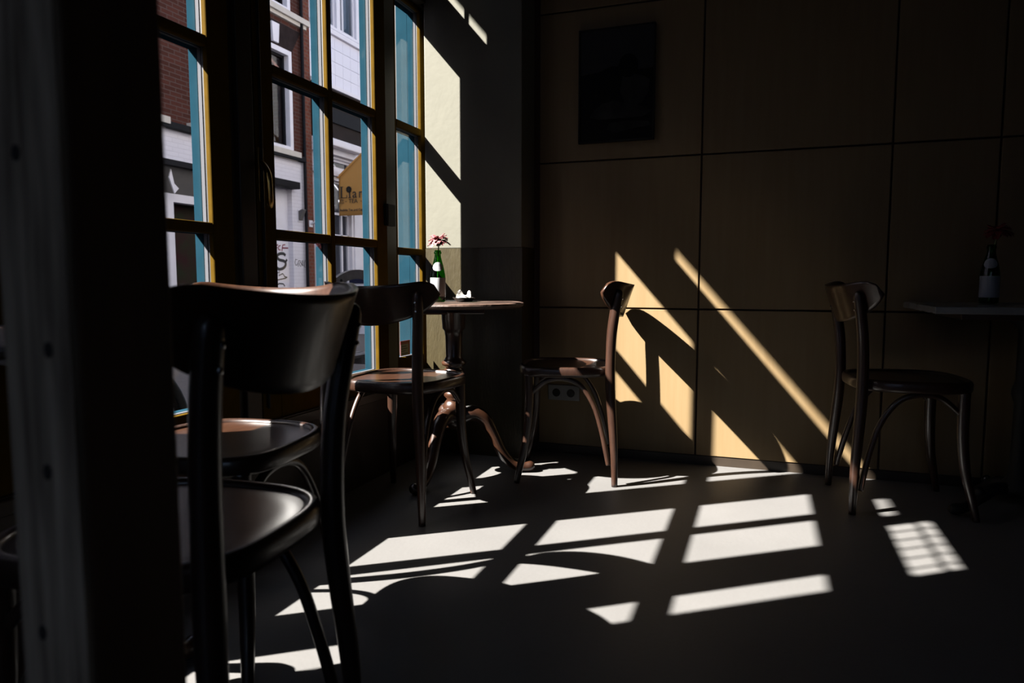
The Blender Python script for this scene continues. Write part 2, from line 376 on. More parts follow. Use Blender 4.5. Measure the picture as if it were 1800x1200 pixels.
def make_chair():
    r = empty('bentwood_chair')
    s = obj('seat', ringmesh(B(), [(0.010, .444), (.002, .448), (0, .456), (0, .474), (.003, .482), (.008, .486), (.014, .486), (.020, .482), (.021, .478)], close_top=False), 'bentwood', r, smooth=True)
    obj('seat_panel', ringmesh(B(), [(.019, .470), (.0205, .478), (.024, .4785), (.06, .4765), (.12, .4745)]), 'walnut', s, smooth=True)
    obj('backrest', plate(B()), 'walnut', r, smooth=True)
    for sx in (-1, 1):
        b = B(); tube(b, cr([(sx*.188, -.207, 0, .0125), (sx*.186, -.205, .10, .0145), (sx*.180, -.200, .20, .017), (sx*.168, -.188, .36, .0195), (sx*.163, -.184, .47, .020), (sx*.167, -.188, .60, .0195), (sx*.177, -.200, .70, .019), (sx*.184, -.213, .775, .018), (sx*.186, -.218, .795, .012), (sx*.186, -.220, .801, .004)], 5), 14)
        lg = obj('leg', b, 'bentwood', r, smooth=True)
        for z, y in ((.765, -.2285), (.735, -.224)):
            b = B(); lathe(b, [(.0045, 0), (.0045, .003), (.002, .004)], n=8)
            bmesh.ops.rotate(b, verts=b.verts, cent=(0, 0, 0), matrix=Matrix.Rotation(math.pi/2, 3, 'X'))
            bmesh.ops.translate(b, verts=b.verts, vec=(sx*.183, y, z)); obj('screw', b, 'chrome', lg)
        b = B(); tube(b, cr([(sx*.186, .196, 0, .012), (sx*.178, .182, .07, .014), (sx*.166, .162, .16, .0165), (sx*.157, .150, .28, .0185), (sx*.154, .148, .40, .020), (sx*.154, .148, .452, .020)], 5), 14)
        obj('leg', b, 'bentwood', r, smooth=True)
        # bent brace: low on the rear leg, arching under the seat to the front leg
        b = B(); tube(b, cr([(sx*.178, -.180, .085, .009), (sx*.174, -.170, .14, .0105), (sx*.166, -.150, .23, .0105), (sx*.160, -.118, .33, .0105), (sx*.158, -.065, .408, .0105), (sx*.160, .000, .436, .0105), (sx*.156, .070, .428, .0105), (sx*.154, .125, .385, .010), (sx*.154, .140, .365, .008)], 6), 10)
        obj('brace', b, 'bentwood', r, smooth=True)
    return r
def copy_tree(o, parent=None):
    c = o.copy(); COL.objects.link(c); c.parent = parent
    for ch in [x for x in bpy.data.objects if x.parent == o]: copy_tree(ch, c)
    return c
chair0 = make_chair()
def place(o, ang, local, world):      # ang: heading of the seat's front in degrees; put local point on world point
    a = math.radians(ang-90); c, s = math.cos(a), math.sin(a)
    o.rotation_euler = (0, 0, a)
    o.location = (world[0]-(c*local[0]-s*local[1]), world[1]-(s*local[0]+c*local[1]), 0)
CH = 'bentwood chairs at the cafe tables'
specs = [
    (187, (0, -.184), (-0.655, 0.824), 'dark bentwood chair nearest the camera, seen from behind beside the timber post'),
    (-85, (0, -.276), (-1.18, 1.541), 'dark bentwood chair partly hidden behind the nearest chair, its seat lit by sun'),
    (86.5, (.188, -.207), (-1.082, 2.104), 'dark bentwood chair under the window, facing the table with the pink flower'),
    (192, (-.188, -.207), (-0.553, 2.782), 'bentwood chair side-on against the sunlit plywood, casting a shadow on it'),
    (7.6, (-.188, -.207), (0.320, 2.735), 'shaded bentwood chair at the pale topped table on the right')]
# for headings: local x is the sitter's right
for i, (ang, loc, wp, lab) in enumerate(specs):
    o = chair0 if i == 0 else copy_tree(chair0)
    if i in (3,): loc = (.188 if False else -.188, loc[1])
    place(o, ang, loc, wp); tag(o, lab, 'chair', CH)
# sitter's side facing the camera
place([x for x in bpy.data.objects if x.get('label') == specs[4][3]][0], 7.6, (.188, -.207), (0.320, 2.735))

# ------------------------------------------------------------------ tables
def make_table(r=0.30):
    t = empty('pedestal_table')
    b = B(); n = 64; rings = []
    rnd = random.Random(3)
    jit = [rnd.uniform(-.0025, .002) for _ in range(n)]
    for rr, z in ((0.0, .725), (r-.012, .725), (r-.003, .731), (r, .738), (r-.002, .744), (r-.012, .747), (0.0, .747)):
        rings.append([b.verts.new(((rr+(jit[k] if rr > .2 else 0))*math.cos(2*math.pi*k/n), (rr+(jit[k] if rr > .2 else 0))*math.sin(2*math.pi*k/n), z)) for k in range(n)] if rr else [b.verts.new((0, 0, z))])
    for A, C in zip(rings, rings[1:]):
        for k in range(n):
            if len(A) == 1: b.faces.new((A[0], C[(k+1) % n], C[k]))
            elif len(C) == 1: b.faces.new((A[k], A[(k+1) % n], C[0]))
            else: b.faces.new((A[k], A[(k+1) % n], C[(k+1) % n], C[k]))
    obj('tabletop', b, 'worn_top', t)
    bx('top_block', 'table_wood', t, -.13, .13, -.045, .045, .695, .7255, bevel=.006)
    prof = [(.020, .20), (.045, .21), (.052, .235), (.044, .258), (.034, .266), (.046, .282), (.050, .300), (.040, .318), (.030, .330), (.044, .345), (.042, .360), (.030, .372), (.036, .385), (.048, .415), (.050, .440), (.044, .458), (.030, .468), (.050, .478), (.054, .490), (.040, .502), (.034, .515), (.036, .60), (.040, .625), (.048, .635), (.052, .70), (.06, .71)]
    obj('column', lathe(B(), prof, n=28), 'table_wood', t, smooth=True)
    for k in range(3):
        b = B(); tube(b, cr([(.015, 0, .245, .032), (.075, 0, .268, .034), (.130, 0, .240, .030), (.170, 0, .170, .026), (.205, 0, .095, .024), (.250, 0, .040, .022), (.300, 0, .024, .021), (.335, 0, .026, .022), (.350, 0, .027, .012)], 6), 12)
        f = obj('foot', b, 'table_wood', t, smooth=True); f.rotation_euler = (0, 0, math.radians(120*k))
    return t
tb = make_table(); tb.location = (-1.245, 2.735, 0); tb.rotation_euler = (0, 0, math.radians(26))
tag(tb, 'round dark wooden pedestal table holding the pink flower beside the pier', 'table', 'round pedestal tables')
tb0 = copy_tree(tb); tb0.location = (-1.200, .950, 0); tb0.rotation_euler = (0, 0, math.radians(86))
for c_ in tb0.children:
    if c_.name.startswith('foot'): c_.scale = (.70, .9, 1)
    if c_.name.startswith('tabletop'): c_.scale = (1.05, 1.05, 1)
tag(tb0, 'round pedestal table mostly hidden behind the nearest chair', 'table', 'round pedestal tables')
# square marble topped table at the right
t2 = empty('cafe_table', (.880, 2.950, 0))
tag(t2, 'pale marble topped table in the shade at the right wall', 'table')
bx('tabletop', 'marble', t2, -.345, .345, -.285, .285, .728, .752, bevel=.003)
bx('top_frame', 'table_wood', t2, -.25, .25, -.20, .20, .705, .728, bevel=.004)
obj('column', lathe(B(), [(.055, .07), (.060, .10), (.035, .13), (.028, .18), (.026, .40), (.036, .43), (.036, .45), (.026, .48), (.026, .66), (.05, .69), (.06, .705)], n=24), 'black_metal', t2, smooth=True)
for k in range(4):
    b = B(); tube(b, cr([(.02, 0, .085, .026), (.08, 0, .092, .022), (.14, 0, .060, .019), (.19, 0, .030, .017), (.235, 0, .022, .021), (.255, 0, .024, .012)], 5), 10)
    f = obj('foot', b, 'black_metal', t2, smooth=True); f.rotation_euler = (0, 0, math.radians(90*k+205))
    b = B(); lathe(b, [(.004, .062), (.016, .072), (.018, .084), (.010, .096), (.003, .100)], c=(.145, 0), n=12); obj('scroll', b, 'black_metal', f, smooth=True)

# ------------------------------------------------------------------ bottles and flowers
def bottle(loc, label, grp):
    r = empty('glass_bottle', loc); tag(r, label, 'bottle', grp)
    pr = [(.010, .004), (.026, .002), (.030, .006), (.031, .02), (.031, .105), (.0295, .118), (.0245, .145), (.0175, .172), (.0135, .188), (.0125, .200), (.0155, .2015), (.0155, .209), (.0135, .2095), (.0135, .2155), (.0105, .216)]
    obj('body', lathe(B(), pr, n=28, cap=False), 'green_glass', r, smooth=True)
    obj('base', lathe(B(), [(.001, .003), (.010, .004), (.0255, .0022), (.001, .0021)], n=20), 'green_glass', r)
    obj('label', lathe(B(), [(.0313, .025), (.0316, .027), (.0316, .1005), (.0313, .1025)], n=32, cap=False), 'label', r, smooth=True)
    b = B(); R_ = []                                        # round neck badge wrapped on the shoulder, towards the camera
    dirn = math.atan2(-loc[1], -loc[0])
    def shell(dz, da):
        z = .150+dz
        rr = .0245-(z-.145)*.259+.0009
        return (rr*math.cos(dirn+da), rr*math.sin(dirn+da), z)
    for q in (0, .33, .66, 1):
        R_.append([b.verts.new(shell(.0185*q*math.sin(t)-.002, .95*q*math.cos(t))) for t in [2*math.pi*k/18 for k in range(18)]] if q else [b.verts.new(shell(-.002, 0))])
    for A, C in zip(R_, R_[1:]):
        for k in range(18):
            if len(A) == 1: b.faces.new((A[0], C[k], C[(k+1) % 18]))
            else: b.faces.new((A[k], A[(k+1) % 18], C[(k+1) % 18], C[k]))
    obj('neck_badge', b, 'label', r, smooth=True)
    return r
def flower(loc, tip, pm, label, grp):
    r = empty('gerbera', loc); tag(r, label, 'flower', grp)
    tip = Vector(tip); b = B(); tube(b, cr([(0, 0, .012), (.0, 0, .12), tuple(tip*.55+Vector((0, 0, .08))), tuple(tip)], 6), 8, r=.0028); obj('stem', b, 'stem', r, smooth=True)
    tilt = Matrix.Rotation(math.radians(-8), 3, 'Y') @ Matrix.Rotation(math.radians(10), 3, 'X')
    b = B(); rnd = random.Random(5)
    for ring, (cnt, L, up, droop) in enumerate(((17, .047, .004, .010), (15, .041, .012, .002), (11, .030, .016, -.004))):
        for k in range(cnt):
            a = 2*math.pi*(k+ring*.4)/cnt + rnd.uniform(-.08, .08); LL = L*rnd.uniform(.88, 1.08); dr = droop + rnd.uniform(-.006, .010)
            rows_ = []
            for t, wd in ((.10, .003), (.35, .0075), (.65, .0095), (.90, .0065), (1.0, .0012)):
                rad = LL*t; z = up + .010*math.sin(t*2.2) - dr*t*t*1.5
                row = []
                for sgn, dz in ((-1, .0018), (0, -.0012), (1, .0018)):
                    p = Vector((rad*math.cos(a)-sgn*wd*math.sin(a), rad*math.sin(a)+sgn*wd*math.cos(a), z+dz))
                    row.append(b.verts.new(tilt @ p + tip))
                rows_.append(row)
            for A, C in zip(rows_, rows_[1:]):
                for j in range(2): b.faces.new((A[j], A[j+1], C[j+1], C[j]))
    po_ = obj('petals', b, pm, r, smooth=True); sd = po_.modifiers.new('thick', 'SOLIDIFY'); sd.thickness = .0008
    b = B(); lathe(b, [(.003, -.010), (.010, -.004), (.014, .004), (.012, .010), (.002, .012)], n=14)
    for v in b.verts: v.co = tilt @ v.co + tip
    obj('calyx', b, 'calyx', r, smooth=True)
    return r
bottle((-1.281, 2.660, .747), 'green glass bottle with white labels on the round table by the pier', 'bottles used as vases')
flower((-1.281, 2.660, .747), (.006, 0, .243), 'petal', 'pink gerbera in the sunlit green bottle', 'flowers in bottles')
bottle((.770, 3.00, .752), 'shaded bottle on the pale topped table at the right wall', 'bottles used as vases')
flower((.770, 3.00, .752), (.018, 0, .250), 'petal_red', 'red flower in the shaded bottle at the right wall', 'flowers in bottles')
# dish with a white crumpled scrap
di = empty('small_dish', (-1.222, 2.795, .747)); tag(di, 'small dark dish on the round table in front of the pier', 'dish')
obj('bowl', lathe(B(), [(.001, .002), (.030, .002), (.034, 0), (.036, .003), (.048, .015), (.050, .018), (.047, .017), (.034, .006), (.001, .005)], n=32), 'dish', di, smooth=True)
pa = empty('crumpled_paper', (-1.225, 2.80, .755)); tag(pa, 'bright white crumpled paper lying in the small dark dish', 'paper')
prof = [(-.036, .000), (-.034, .012), (-.030, .028), (-.023, .040), (-.014, .044), (-.008, .034), (-.004, .024), (.006, .020), (.014, .021), (.017, .036), (.024, .042), (.031, .036), (.033, .020), (.032, .002), (.020, -.003), (-.020, -.003)]
b = B(); rr_ = random.Random(2); L0 = [b.verts.new((x, -.016+rr_.uniform(-.003, .003), z)) for x, z in prof]; L1 = [b.verts.new((x*.9+.002, .016+rr_.uniform(-.003, .003), z*.85)) for x, z in prof]
b.faces.new(L0); b.faces.new(L1[::-1])
for k in range(len(prof)): b.faces.new((L0[k], L1[k], L1[(k+1) % len(prof)], L0[(k+1) % len(prof)]))
ps = obj('folded_sheet', b, 'paper', pa); ps.rotation_euler = (0, 0, math.radians(20)); md = ps.modifiers.new('b', 'BEVEL'); md.width = .003; md.segments = 2

# ------------------------------------------------------------------ picture and socket on the plywood
pic = empty('picture', (-.659, YB, 1.720)); tag(pic, 'dark monochrome photograph of a seated figure hung on the plywood wall', 'picture')
b = B(); hw, hh = .173, .252
for x0, x1, z0, z1 in ((-hw, hw, hh-.006, hh), (-hw, hw, -hh, -hh+.006), (-hw, -hw+.006, -hh, hh), (hw-.006, hw, -hh, hh)): box(b, x0, x1, -.026, 0, z0, z1)
obj('frame', b, 'black_metal', pic)
bx('print', 'print_sky', pic, -hw+.006, hw-.006, -.018, -.004, -hh+.006, hh-.006)
def flat(name, m, pts, y, parent): return obj(name, prism(B(), pts, 'y', y, y+.0012), m, parent)
flat('printed_ground', 'print_dark', [(-.167, -.246), (.167, -.246), (.167, .060), (.10, .058), (.05, .072), (-.02, .082), (-.08, .060), (-.167, .052)], -.0195, pic)
flat('printed_head', 'print_dark', [(.055+.044*math.cos(a), .078+.052*math.sin(a)) for a in [k*math.pi/10 for k in range(20)]], -.0225, pic)
flat('printed_torso', 'print_grey', [(.030, .035), (.075, .040), (.120, .030), (.150, .010), (.148, -.040), (.120, -.085), (.085, -.100), (.040, -.080), (.018, -.030)], -.021, pic)
flat('printed_legs', 'print_grey', [(-.105, -.110), (-.060, -.080), (-.010, -.070), (.060, -.090), (.140, -.110), (.160, -.130), (.120, -.150), (.020, -.150), (-.060, -.150), (-.120, -.140)], -.0212, pic)
flat('printed_rocks', 'print_grey', [(-.030, -.170), (.060, -.162), (.150, -.172), (.155, -.190), (.060, -.200), (.000, -.215), (-.040, -.195)], -.0209, pic)
so_ = empty('wall_socket', (-.898, YB, .298)); tag(so_, 'white double wall socket low on the plywood behind a chair', 'socket')
bx('cover_plate', 'white_plastic', so_, -.078, .078, -.009, 0, -.037, .037, bevel=.003)
for x in (-.036, .036):
    b = B(); prism(b, [(x+.030*sx, .030*sz) for sx, sz in ((-1, -1), (1, -1), (1, 1), (-1, 1))], 'y', -.011, -.009); cv = obj('socket_insert', b, 'white_plastic', so_)
    b = B(); prism(b, [(x+.020*math.cos(a), .020*math.sin(a)) for a in [k*math.pi/9 for k in range(18)]], 'y', -.0116, -.011); cu = obj('socket_well', b, 'dish', cv)
    for q in (-.0095, .0095):
        b = B(); prism(b, [(x+q+.003*math.cos(a), .003*math.sin(a)) for a in [k*math.pi/4 for k in range(8)]], 'y', -.0119, -.0116); obj('pin_hole', b, 'hole', cv)

# ------------------------------------------------------------------ the street outside
XF = -8.0; ZG = -0.15
st(bx('street', 'asphalt', None, -24, -1.81, -30, 45, ZG-.1, ZG))
ow = B(); box(ow, -1.80, -1.70, -12, 26, 3.35, 8.5); box(ow, -1.80, -1.70, 3.5, 26, ZG, 3.35); box(ow, -1.80, -1.70, -12, -2.62, ZG, 3.35)
st(obj('wall_outside', ow, 'stucco'))
def ext_window(parent, y0, y1, z0, z1, frame=.085, fm='white_paint', inner='window_black', mull=(), trans=(), depth=.10, back='dim_room'):
    f = B()
    for a, b_, c, d in ((y0, y1, z1-frame, z1), (y0, y1, z0, z0+frame*.8), (y0, y0+frame, z0+frame*.8, z1-frame), (y1-frame, y1, z0+frame*.8, z1-frame)): box(f, XF-depth, XF+.025, a, b_, c, d)
    fo = obj('window', f, fm, parent)
    s = B(); q = .045
    iy0, iy1, iz0, iz1 = y0+frame, y1-frame, z0+frame*.8, z1-frame
    for a, b_, c, d in ((iy0, iy1, iz1-q, iz1), (iy0, iy1, iz0, iz0+q), (iy0, iy0+q, iz0+q, iz1-q), (iy1-q, iy1, iz0+q, iz1-q)): box(s, XF-depth-.02, XF-depth+.03, a, b_, c, d)
    for m_ in mull: box(s, XF-depth-.02, XF-depth+.03, m_-q/2, m_+q/2, iz0, iz1)
    for t in trans: box(s, XF-depth-.02, XF-depth+.03, iy0, iy1, t-q/2, t+q/2)
    obj('sash', s, inner, fo)
    bx('pane', 'street_glass', fo, XF-depth-.005, XF-depth, iy0, iy1, iz0, iz1)
    bx('room_behind', back, fo, XF-depth-.42, XF-depth-.40, y0, y1, z0, z1)
    return fo
def wall_with_holes(y0, y1, z0, z1, holes, thick=.45):
    """rectangular wall minus holes: split in columns"""
    b = B(); ys = sorted({y0, y1, *[h[0] for h in holes], *[h[1] for h in holes]})
    for a, c in zip(ys, ys[1:]):
        hs = sorted([h for h in holes if h[0] <= a+1e-6 and h[1] >= c-1e-6], key=lambda h: h[2]); z = z0
        for h in hs:
            if h[2] > z: box(b, XF-thick, XF, a, c, z, h[2])
            z = h[3]
        if z < z1: box(b, XF-thick, XF, a, c, z, z1)
    bmesh.ops.remove_doubles(b, verts=b.verts, dist=1e-5)
    return b
st(bx('added_yard_wall', 'white_paint', None, -1.70, 4.4, -9.0, -8.9, ZG, 4.0)); st(bx('added_yard_paving', 'stucco', None, -1.70, 4.4, -8.9, -2.61, ZG-.1, -.02))  # unseen yard, added to pass shaded daylight in through the rear door
# --- brick house with white painted ground floor
bh = empty('brick_house', (0, 0, 0)); tag(bh, 'dark brick house with white painted ground floor across the street', 'building')
H1 = [(8.38, 9.26), (9.84, 10.72)]
holes = [(a, c, 3.12, 4.84) for a, c in H1] + [(a, c, 5.50, 7.25) for a, c in H1] + [(6.9, 7.75, 3.12, 4.84), (5.4, 6.25, 3.12, 4.84), (6.9, 7.75, 5.5, 7.25), (5.4, 6.25, 5.5, 7.25)]
obj('brick_wall', wall_with_holes(4.0, 11.02, 3.06, 9.6, holes), 'brick', bh)
for (a, c, e, f) in holes:
    wn = ext_window(bh, a, c, e, f, mull=(), trans=((e+f)/2,) if e > 5 else (4.36,))
    if abs(a-9.84) < .01 and e < 4: bx('amber_blind', 'amber', wn, XF-.36, XF-.34, 10.20, 10.36, 3.98, 4.20); bx('amber_blind', 'amber', wn, XF-.36, XF-.34, 10.16, 10.34, 3.55, 3.68); bx('curtain', 'curtain', wn, XF-.30, XF-.28, 9.95, 10.16, 3.2, 4.05); bx('curtain', 'curtain', wn, XF-.30, XF-.28, 10.24, 10.36, 4.38, 4.8)  # plain amber panels and pale curtains behind the glass
    sb_ = bx('sill', 'cream_stone', bh, XF-.02, XF+.10, a-.12, c+(.46 if e > 5 and a > 9 else .12), e-.10, e-.005)
    bx('sill_moulding', 'cream_stone', sb_, XF-.02, XF+.05, a-.08, c+(.42 if e > 5 and a > 9 else .08), e-.16, e-.10)
    if e < 5:
        b = B(); prism(b, [(a-.05, 4.86), (c+.05, 4.86), (c+.30, 5.26), (a-.30, 5.26)], 'x', XF-.01, XF+.004); ar = obj('flat_arch', b, 'arch_stone', bh)
        m_ = (a+c)/2; b = B(); prism(b, [(m_-.07, 4.88), (m_+.07, 4.88), (m_+.10, 5.20), (m_-.10, 5.20)], 'x', XF, XF+.05); obj('keystone', b, 'white_paint', ar)
bx('pilaster', 'brick_red', bh, XF-.45, XF+.03, 11.02, 11.25, ZG, 9.6)
tb_ = B(); tube(tb_, [(XF+.06, 10.985, ZG), (XF+.06, 10.985, 9.5)], 8, r=.028); obj('drain_pipe', tb_, 'slate', bh)
# ground floor: white painted brick, shutter box, recessed doorway
gf = B(); box(gf, XF-.45, XF, 10.66, 11.02, ZG, 2.97); box(gf, XF-.45, XF, 4.0, 10.66, 2.54, 2.97); box(gf, XF-.45, XF, 9.30, 9.42, ZG, 2.54); box(gf, XF-.45, XF, 4.0, 4.6, ZG, 2.54)
obj('white_wall', gf, 'white_brick', bh)
bx('cornice', 'slate', bh, XF-.02, XF+.09, 4.0, 11.00, 2.965, 3.06, bevel=.01)
rc = B(); box(rc, XF-.16, XF-.10, 9.42, 10.66, ZG, 2.54); rc = obj('doorway_back', rc, 'white_paint', bh)
bx('door_canopy', 'slate', bh, XF-.02, XF+.16, 9.35, 10.70, 2.45, 2.57, bevel=.01)
# shop part seen through the left window
bx('shutter_box', 'slate', bh, XF-.40, XF+.05, 4.6, 9.30, 2.46, 2.54)
b = B(); prism(b, [(XF-.38, 2.46), (XF-.05, 2.46), (XF-.20, 2.10), (XF-.38, 2.10)], 'y', 4.6, 9.30); obj('grey_awning_panel', b, 'grey_awning', bh)
bx('shop_beam', 'white_paint', bh, XF-.36, XF-.20, 4.6, 9.30, 1.98, 2.12)
bx('shop_post', 'white_paint', bh, XF-.34, XF-.20, 8.00, 8.16, ZG, 1.98)
bx('shop_post', 'white_paint', bh, XF-.34, XF-.20, 6.3, 6.45, ZG, 1.98)
bx('shop_interior', 'mural_green', bh, XF-.46, XF-.42, 4.6, 9.30, ZG, 2.46)
b = B(); prism(b, [(7.93, 2.30), (7.97, 2.42), (8.02, 2.22), (8.10, 2.16), (8.02, 2.08)], 'x', XF-.05, XF-.03); obj('torn_poster', b, 'white_paint', bh)
# wall lamps
wlp = empty('wall_lamp', (XF, 10.86, 1.98)); tag(wlp, 'small grey lamp on the white wall beside the brick pilaster', 'lamp')
b = B(); prism(b, [(0, 0.10), (.10, .14), (.12, .12), (.04, -.06), (0, -.06)], 'y', -.04, .04); obj('lamp_housing', b, 'grey_awning', wlp)
b = B(); box(b, -.001, .012, -.05, .05, -.09, .13); obj('back_plate', b, 'white_paint', wlp)
br_ = empty('sign_bracket', (XF+.032, 11.14, 2.0)); tag(br_, 'white metal bracket on the brick pilaster', 'bracket')
b = B(); tube(b, [(.02, 0, -.12), (.10, .0, -.10), (.45, .12, .22)], 8, r=.02); obj('bracket_arm', b, 'white_paint', br_)
b = B(); box(b, .001, .02, -.05, .05, -.18, -.06); obj('bracket_plate', b, 'white_paint', br_)
# graffiti on the white wall (flat paint marks)
def stroke(name, m, pts, wd, x, parent):
    b = B(); q = [Vector((0, p[0], p[1])) for p in pts]; L, R2 = [], []
    for i, p in enumerate(q):
        t = (q[min(i+1, len(q)-1)]-q[max(i-1, 0)]).normalized(); nrm = Vector((0, -t.z, t.y))*wd/2
        L.append((p+nrm)); R2.append((p-nrm))
    A = [b.verts.new((x, v.y, v.z)) for v in L]; C = [b.verts.new((x, v.y, v.z)) for v in R2]
    A2 = [b.verts.new((x+.002, v.y, v.z)) for v in L]; C2 = [b.verts.new((x+.002, v.y, v.z)) for v in R2]
    for i in range(len(A)-1):
        b.faces.new((A2[i], A2[i+1], C2[i+1], C2[i])); b.faces.new((A[i], C[i], C[i+1], A[i+1]))
        b.faces.new((A[i], A[i+1], A2[i+1], A2[i])); b.faces.new((C[i], C2[i], C2[i+1], C[i+1]))
    return obj(name, b, m, parent)
def px2(x, y, X0):       # street-plane point for a mark seen at photo pixel (x, y); returns (Y, Z) on the plane X = X0
    d = F + RT*((x-900)/1235) - UP*((y-600)/1235); t = X0/d.x
    return (d.y*t, CAM_H + d.z*t)
XD = XF-.098
S_ = lambda l, X0: [px2(470+a/8, 370+b/8, X0) for a, b in l]
stroke('graffiti', 'ink', cr(S_([(255, 632), (220, 604), (165, 610), (135, 645), (165, 690), (235, 710), (258, 755), (230, 805), (170, 825), (135, 805)], XD), 6), .052, XD, rc)
stroke('graffiti', 'ink', S_([(258, 690), (275, 712)], XD), .05, XD, rc)
stroke('graffiti', 'ink', S_([(135, 880), (170, 860), (160, 915), (215, 885), (245, 930), (280, 938), (260, 950), (130, 978)], XD), .020, XD, rc)
stroke('graffiti', 'ink', S_([(140, 1045), (165, 1025), (225, 1030), (245, 1065)], XD), .022, XD, rc)
for l in ([(118, 550), (125, 490), (150, 480)], [(120, 525), (145, 520)], [(185, 490), (160, 500), (155, 545), (185, 555)], [(205, 570), (215, 485), (250, 478)], [(210, 525), (290, 527)]):
    stroke('graffiti', 'red_ink', S_(l, XD), .022, XD, rc)
for l in ([(420, 690), (395, 685), (387, 730), (400, 770), (422, 760), (420, 735)], [(432, 790), (440, 700), (462, 705), (465, 730), (445, 745), (470, 790)], [(485, 700), (490, 780)], [(490, 780), (470, 730)], [(500, 695), (503, 775), (512, 770)], [(530, 690), (515, 790), (540, 798)]):
    stroke('graffiti', 'ink', S_(l, XF+.001), .012, XF+.001, bh)
# --- white tiled building
th = empty('tiled_building', (0, 0, 0)); tag(th, 'white tiled building with white shop windows beside the brick house', 'building')
TY0, TY1 = 11.25, 14.42
sh = [(11.42, 12.62, .15, 2.85), (12.95, 14.25, .15, 2.85), (11.32, 12.62, 2.98, 3.24), (12.9, 14.25, 2.98, 3.24)]
up = [(11.45, 12.20, 5.68, 7.4), (12.26, 12.98, 5.68, 7.4), (13.05, 13.8, 5.68, 7.4)]
up = [(11.45, 12.22, 5.66, 7.4), (12.22, 12.92, 5.66, 7.4), (12.92, 13.62, 5.66, 7.4), (13.62, 14.3, 5.66, 7.4)]
obj('building_wall', wall_with_holes(TY0, TY1, ZG, 9.6, sh+[(11.45, 14.3, 5.66, 7.4)]), 'grout', th)
tile0 = None; ty = [11.262]
while ty[-1] < TY1-.27: ty.append(ty[-1]+.272)
for i in range(len(ty)-1):
    for z in (4.575, 4.812, 5.050, 5.288):
        if tile0 is None:
            tile0 = obj('wall_tile', box(B(), 0, .02, .002, .270, .002, .234), 'tile', th); tile0.location = (XF, ty[i], z)
        else: inst(tile0, 'wall_tile', th, (XF, ty[i], z))
tile1 = None
for i in range(len(ty)-1):          # the tiled band above the windows
    for z in (7.55, 7.79, 8.03, 8.27):
        inst(tile0, 'wall_tile', th, (XF, ty[i], z))
bx('ledge', 'white_paint', th, XF-.05, XF+.10, TY0, TY1, 4.50, 4.57); bx('window_sill', 'white_paint', th, XF-.05, XF+.08, TY0+.02, TY1, 5.53, 5.62)
for a, c, e, f in up:
    wn = ext_window(th, a, c, e, f, frame=.06, inner='white_paint', depth=.06, mull=((a+c)/2-.12,))
    b = B(); pts = []; n = 40
    for k in range(n+1): pts.append((XF-.24+.02*math.sin(k*1.3), lerp(a+.05, c-.05, k/n)))
    for k in range(n):
        b.faces.new([b.verts.new(p) for p in ((pts[k][0], pts[k][1], e+.05+(.35 if (k/n) > .62 else 0)*(k/n-.62)*2), (pts[k+1][0], pts[k+1][1], e+.05+(.35 if (k/n) > .62 else 0)*(k/n-.62)*2), (pts[k+1][0], pts[k+1][1], f), (pts[k][0], pts[k][1], f))])
    bmesh.ops.remove_doubles(b, verts=b.verts, dist=1e-5); cu = obj('curtain', b, 'curtain', wn, smooth=True); sd = cu.modifiers.new('t', 'SOLIDIFY'); sd.thickness = .004
bx('fascia', 'brown_beam', th, XF-.02, XF+.06, TY0, TY1, 3.52, 4.49); bx('fascia_band', 'slate', th, XF+.06, XF+.10, TY0, TY1, 3.86, 4.12); bx('fascia_sign', 'white_paint', th, XF+.06, XF+.10, 12.05, 12.30, 4.30, 4.42); bx('fascia_sign', 'white_paint', th, XF+.06, XF+.10, 12.85, 13.05, 4.32, 4.42)
bx('shop_cornice', 'white_paint', th, XF-.02, XF+.30, TY0, 12.62, 3.36, 3.50, bevel=.02); bx('shop_cornice', 'white_paint', th, XF-.02, XF+.12, TY0, TY1, 3.25, 3.36); bx('shop_cornice', 'white_paint', th, XF-.02, XF+.08, TY0, TY1, 2.86, 2.97)
for j, (a, c, e, f) in enumerate(sh[:2]): ext_window(th, a, c, e, f, frame=.07, inner='white_paint', depth=.08, mull=((a+c)/2-.1, (a+c)/2+.28), trans=(1.72, 2.15))
for a, c, e, f in sh[2:]: ext_window(th, a, c, e, f, frame=.04, inner='white_paint', depth=.06, mull=((a+c)/2,))
bx('door_post', 'white_paint', th, XF-.05, XF+.05, 12.62, 12.95, ZG, 2.86)
# --- far brick building and low building up the street
fb = empty('far_brick_building', (0, 0, 0)); tag(fb, 'far brick building with pale bands seen past the blue jamb', 'building')
fh = [(15.2, 16.2, 3.2, 4.8), (17, 18, 3.2, 4.8), (15.2, 16.2, 6, 7.6), (17, 18, 6, 7.6)]
obj('brick_wall', wall_with_holes(14.42, 24, ZG, 10.5, fh), 'brick_far', fb)
for z in (3.68, 5.02, 5.72, 6.1): bx('stone_band', 'cream_stone', fb, XF-.02, XF+.03, 14.42, 24, z-.06, z+.10)
for h_ in fh: ext_window(fb, *h_)
lb = empty('house_row', (0, 0, 0)); tag(lb, 'row of houses with a lower house in it across the street outside the view', 'building')
b = box(B(), -12, XF, -6.8, -1.3, ZG, 7.2); box(b, -12, XF, -14, -6.8, ZG, 9.6); box(b, -12, XF, -1.3, 3.9, ZG, 9.6); obj('building_wall', b, 'white_brick', lb); bx('roof_edge', 'slate', lb, -12, XF+.1, -6.8, -1.3, 7.2, 7.35)
